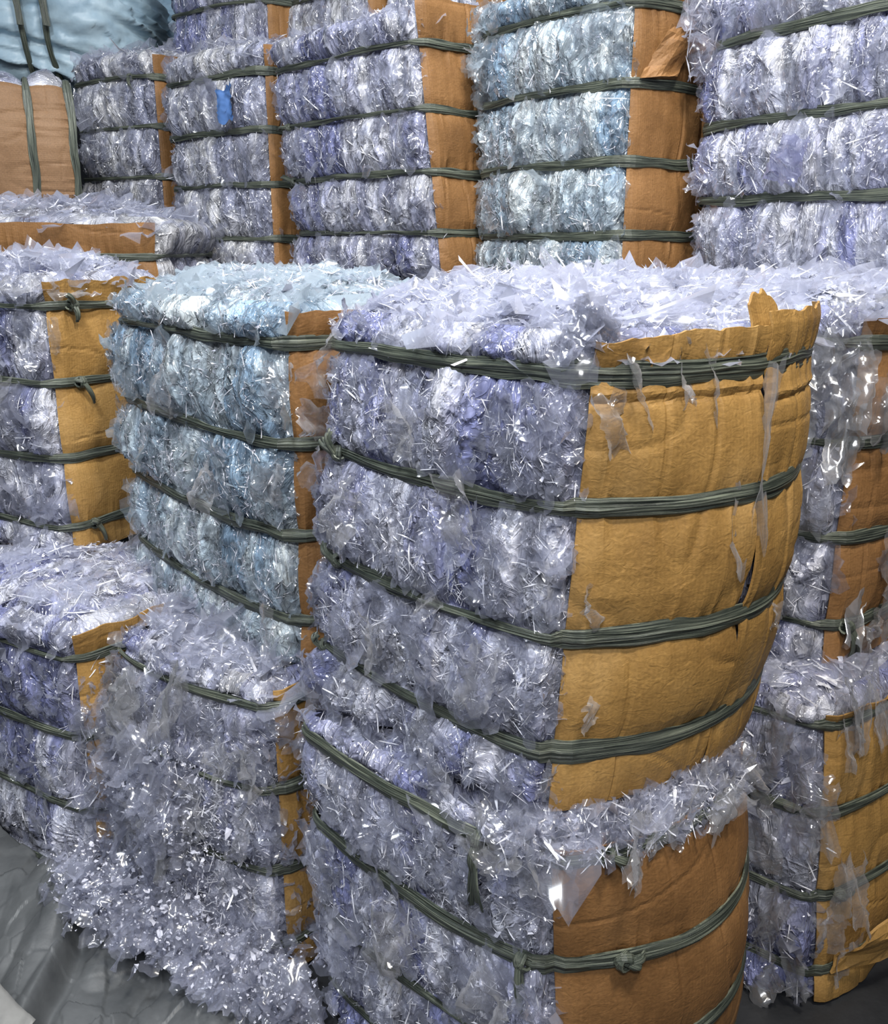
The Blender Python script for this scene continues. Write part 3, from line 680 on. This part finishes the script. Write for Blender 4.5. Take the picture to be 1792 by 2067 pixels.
# folded cardboard hanging off the pale blue bale, torn panel at the lower right bale
def board(name, parent, P, mat, th=.006):
    P = np.array(P, float); n = 9
    t = np.linspace(0, 1, n); a = P[0][None] * (1 - t)[:, None] + P[1][None] * t[:, None]; b = P[3][None] * (1 - t)[:, None] + P[2][None] * t[:, None]
    G_ = a[None] * (1 - t)[:, None, None] + b[None] * t[:, None, None]
    N = unit(np.cross(P[1] - P[0], P[3] - P[0])); X, Y = np.meshgrid(t, t)
    G_ = G_ + N * (.05 * vnoise(X * 2.2, Y * 2.2 + P[0][0], 3) + .012 * vnoise(X * 7, Y * 7, 9))[..., None]
    G_[-1] += unit(P[3] - P[0]) * (.02 * (hsh(np.arange(n), np.arange(n) * 0, 7) - .5))[:, None]
    V, F = solid_grid(G_, np.broadcast_to(N, G_.shape), th)
    return link_mesh(name, V, F, mat, parent, False)
def face_pt(B_, l, z, off):
    d = float(B_.base(np.array([l]), np.array([z]))[0]) + off
    return B_.pos(np.array([l]), np.array([z]), np.array([d]))[0][0]
qh = H.q[1]
board('folded_cardboard_flap', H.root, [face_pt(H, qh + .015, .59, .02), face_pt(H, qh + .12, .60, .05), face_pt(H, qh + .20, .71, .05), face_pt(H, qh + .10, .74, .03)], M['card2'])
board('torn_cardboard_flap', F2.root, [face_pt(F2, qg + .02, .10, .02), face_pt(F2, qg + .22, .14, .10), face_pt(F2, qg + .24, .30, .13), face_pt(F2, qg + .05, .23, .07)], M['card'])
for b_ in (A, B, Cb, F1, A2, Db, Eb, F2, G, H, I, J, K, M1, M2, O1, N1, S1, S2, LB): b_.finish()

# ------------------------------------------------------------------ room
def slab(name, x0, x1, y0, y1, z0, z1, mat):
    V = [(x, y, z) for z in (z0, z1) for y in (y0, y1) for x in (x0, x1)]
    F = [(0, 2, 3, 1), (4, 5, 7, 6), (0, 1, 5, 4), (2, 6, 7, 3), (0, 4, 6, 2), (1, 3, 7, 5)]
    o = link_mesh(name, V, F, mat); o['kind'] = 'structure'; return o
fl_m = cloth_mat('black_floor', (.010, .011, .013), (.028, .030, .034), 4.0, .55)
wl_m = cloth_mat('dark_wall', (.03, .033, .038), (.05, .055, .06), 1.5, .8)
slab('floor', -6, 6, -4, 9, -.1, 0, fl_m); slab('wall_back', -6, 6, 9, 9.2, 0, 6.5, wl_m)
slab('wall_left', -6.2, -6, -4, 9, 0, 6.5, wl_m); slab('wall_right', 6, 6.2, -4, 9, 0, 6.5, wl_m)
# ------------------------------------------------------------------ tarpaulins
def tarp(name, label, path, width, hfun, mat, seed, nx=150, ny=70, wave=1.0, fold=None):
    """sheet spread from a line on the floor towards the camera; path = [(x,y),(x,y)..]"""
    path = np.array(path, float); t = np.linspace(0, 1, nx)
    seg = np.concatenate([[0], np.cumsum(np.hypot(*np.diff(path, axis=0).T))]); seg = seg / seg[-1]
    X0 = np.interp(t, seg, path[:, 0]); Y0 = np.interp(t, seg, path[:, 1])
    w_ = np.linspace(0, 1, ny); Tt, Ww = np.meshgrid(t, w_, indexing='ij')
    X = X0[:, None] - .25 * Ww * width; Y = Y0[:, None] - Ww * width
    Z = hfun(Tt, Ww) + wave * (.05 * np.abs(vnoise(X * 5 + Y * 3.2, Y * 1.7 - X * 1.2, seed)) * 2 + .02 * np.abs(vnoise(X * 13, Y * 7, seed + 1)) * 2 + .008 * facet(X * 16, Y * 11, seed + 2)) + .006
    if fold:
        (ax, ay), (bx, by) = fold; ln = math.hypot(bx - ax, by - ay); dx, dy = (bx - ax) / ln, (by - ay) / ln
        sd_ = ((X - ax) * dy - (Y - ay) * dx) + .02 * vnoise(Y * 9, X * 0 + 2, 5); al = (X - ax) * dx + (Y - ay) * dy
        m = np.clip((al + .12) / .12, 0, 1)
        Z = Z + m * (.075 / (1 + np.exp(-sd_ / .007)) * np.exp(-np.abs(sd_) / .30) - .02 * np.exp(-((sd_ + .02) / .02) ** 2))
    P = np.stack([X, Y, Z], -1)
    V, F = solid_grid(P, np.broadcast_to(np.array([0, 0, 1.]), P.shape), .003)
    o = link_mesh(name, V, F, mat, None, True); tag(o, label, 'tarpaulin'); return o
FOLD = ((-.955, 2.05), (-.92, 1.66))
g1 = cloth_mat('grey_tarp', (.055, .06, .064), (.105, .112, .116), 5.0, .5)
g2 = cloth_mat('pale_tarp', (.17, .17, .165), (.24, .24, .23), 6.0, .55)
tarp('tarpaulin', 'crumpled dark grey tarpaulin spread on the floor at the lower left', [(-1.75, 2.58), (-.96, 2.06), (-.66, 1.97), (-.38, 1.78)], .85,
     lambda t, w: .20 * np.exp(-((w - .0) / .22) ** 2) * np.clip(1.3 - 1.6 * t, .08, 1) + .09 * np.exp(-((t - .36 - .20 * w) / .035) ** 2) * np.clip(w * 3, 0, 1) - .05 * np.exp(-((t - .46 - .20 * w) / .04) ** 2) * 0 + .05 * np.exp(-((t - .16 - .1 * w) / .05) ** 2), g1, 4, 420, 200, 1.0, FOLD)
tarp('tarpaulin', 'paler grey tarpaulin corner lying over the dark one, bottom left', [(-1.35, 1.86), (-1.04, 1.70), (-.86, 1.56)], .45, lambda t, w: .09 + .07 * np.exp(-(w / .3) ** 2) + .05 * (1 - t), g2, 9, 70, 50, .7)
# loose heap of film in front of the burst bale
rg = np.random.default_rng(77); n = 1500
tt = rg.random(n); base = np.array([-.98, 2.05])[None] * (1 - tt)[:, None] + np.array([-.33, 1.72])[None] * tt[:, None]
P = np.concatenate([base + rg.normal(0, .035, (n, 2)) + np.array([0, -.02]), (.03 + np.abs(rg.normal(0, .05, n)) + .10 * (1 - tt))[:, None]], 1)
vs, fs = [], []; nb_ = 0
l_ = np.minimum(rg.lognormal(math.log(.045), .45, n), .09)
v, f = shard_mesh(rg, P, np.tile([[0, -.5, .8]], (n, 1)), rg.normal(0, 1, (n, 3)), l_, l_ * rg.uniform(.25, .8, n), .9, .16, 2, .3, 6, 4)
hp = link_mesh('film_heap', v, f, M['clear']); tag(hp, 'loose heap of shiny film scraps spilled along the grey tarpaulin', 'plastic film', kind='stuff')
n = 3000; P2 = np.concatenate([P, P]) + rg.normal(0, .014, (n, 3)) + [0, 0, .014]; l_ = rg.lognormal(math.log(.0075), .4, n)
v2, f2 = shard_mesh(rg, P2, np.tile([[0, -.4, .9]], (n, 1)), rg.normal(0, 1, (n, 3)), l_, l_ * .6, .8, .2, 2, .3, 3, 2)
me = hp.data; bpy.data.objects.remove(hp)
hp = link_mesh('film_heap', np.concatenate([v, v2]), np.concatenate([f, f2 + len(v)]), M['clear']); hp.data.materials.append(M['glint'])
hp.data.polygons.foreach_set('material_index', np.array([0] * len(f) + [1] * len(f2), dtype=np.int32))
hp.data.polygons.foreach_set('use_smooth', np.array([True] * len(f) + [False] * len(f2), dtype=bool))
tag(hp, 'loose heap of shiny film scraps spilled along the grey tarpaulin', 'plastic film', kind='stuff')
# ------------------------------------------------------------------ blue sacks
bl_m = cloth_mat('blue_woven_plastic', (.26, .40, .52), (.50, .65, .74), 3.0, .42)
def sack(label, c, r, seed, cords):
    root = thing('tied_sack', label, 'sack', (c[0], c[1], c[2] - r[2]))
    th = np.linspace(0, PI, 120); ph = np.linspace(0, 2 * PI, 240, endpoint=False)
    T, Pp = np.meshgrid(th, ph, indexing='ij')
    sx = np.sign(np.cos(Pp)) * np.abs(np.cos(Pp)) ** .8; sy = np.sign(np.sin(Pp)) * np.abs(np.sin(Pp)) ** .8
    st = np.sin(T) ** .75; ct = np.sign(np.cos(T)) * np.abs(np.cos(T)) ** .85
    X = sx * st; Y = sy * st; Zc = ct
    k = 1 + .06 * vnoise(Zc * 5 + X * 1.5, X * 1.6 + Y, seed) * 2 + .055 * ridge(Zc * 8 + X * 2.5 + Y, X * 1.0, seed + 2) + .02 * facet(X * 9, Zc * 14 + Y * 4, seed + 3)
    for cx in cords: k = k - .07 * np.exp(-((X - cx) / .05) ** 2)
    V = np.stack([X * r[0] * k, Y * r[1] * k, np.maximum(Zc * r[2] * k, -r[2] * .93) + r[2]], -1)
    link_mesh('sack_body', V.reshape(-1, 3), grid_faces(120, 240, wrap=True, flip=True), bl_m, root, True)
    for i, cx in enumerate(cords):
        a = np.linspace(0, 2 * PI, 90); s_ = math.sqrt(max(0, 1 - abs(cx) ** 2.2))
        yy = -np.sin(a); zz = np.cos(a)
        path = np.stack([cx * r[0] + .02 * vnoise(a * 3, a * 0, i), np.sign(yy) * np.abs(yy) ** .8 * r[1] * s_ * 1.02, np.maximum(np.sign(zz) * np.abs(zz) ** .85 * r[2] * s_ * 1.0, -r[2] * .93) + r[2]], -1)
        V, F, U = ribbon(path, unit(path - np.array([cx * r[0], 0, r[2]])), .03, .008, 7, i)
        cd = link_mesh('cord', V, F, M['strap'], root, False, U)
        p0 = path[22] + np.array([0, -.02, .05]); t = np.linspace(0, 1, 12)[:, None]
        V, F, U = ribbon(p0 + np.array([.02, -.03, -.22]) * t, np.tile([0, -1., 0], (12, 1)), .035, .006, 5, i + 4, 3)
        link_mesh('cord_tail', V, F, M['strap'], cd, False, U)
    return root
sack('big pale blue tied sack bulging at the top left corner', (-2.42, 6.0, 3.02), (.72, .5, .50), 3, (.18, .36))
sack('smaller pale blue sack behind the big one, above the narrow grey bale', (-1.62, 6.7, 3.0), (.42, .35, .26), 8, (.6,))

# ------------------------------------------------------------------ camera, light, world
cam = bpy.data.cameras.new('camera'); co = bpy.data.objects.new('camera', cam); COL.objects.link(co)
cam.sensor_fit = 'VERTICAL'; cam.sensor_height = 36; cam.lens = 36 * 1857 / 2067
cam.clip_start = .05
pitch = math.atan((1033.5 - 490) / 1857)
co.location = (0, 0, 1.75); co.rotation_euler = (PI / 2 - pitch, 0, 0)
sc = bpy.context.scene; sc.camera = co
sc.view_settings.view_transform = 'Standard'; sc.view_settings.look = 'None'; sc.view_settings.gamma = 1; sc.view_settings.use_curve_mapping = False
sc.view_settings.exposure = -.08
sc.cycles.transparent_max_bounces = 6
sc.cycles.max_bounces = 4; sc.cycles.diffuse_bounces = 2; sc.cycles.glossy_bounces = 2; sc.cycles.transmission_bounces = 2
sc.cycles.use_adaptive_sampling = True; sc.cycles.adaptive_threshold = .09
sc.cycles.sample_clamp_indirect = 4
w = bpy.data.worlds.new('world'); sc.world = w; w.use_nodes = True
bgn = w.node_tree.nodes['Background']; bgn.inputs[0].default_value = (.62, .68, .8, 1); bgn.inputs[1].default_value = .34
def area(name, loc, tgt, sx, sy, power, col):
    l = bpy.data.lights.new(name, 'AREA'); l.shape = 'RECTANGLE'; l.size = sx; l.size_y = sy; l.energy = power; l.color = col
    o = bpy.data.objects.new(name, l); COL.objects.link(o); o.location = loc
    o.rotation_euler = (Vector(tgt) - Vector(loc)).to_track_quat('-Z', 'Y').to_euler(); return o
area('ceiling_lamp', (.9, .2, 4.6), (.1, 2, 1), .45, .45, 140, (1, .93, .82))
area('ceiling_lamp', (-1.3, .6, 4.6), (-.5, 2.2, 1), .4, .4, 120, (.9, .95, 1))
area('ceiling_lamp', (.2, 2.4, 5.0), (.0, 2.6, 1), .6, .4, 90, (.95, .97, 1))
area('ceiling_lamp', (-.3, -1.8, 4.2), (0, 2.6, 1.2), 1.2, .3, 110, (.97, .97, 1))
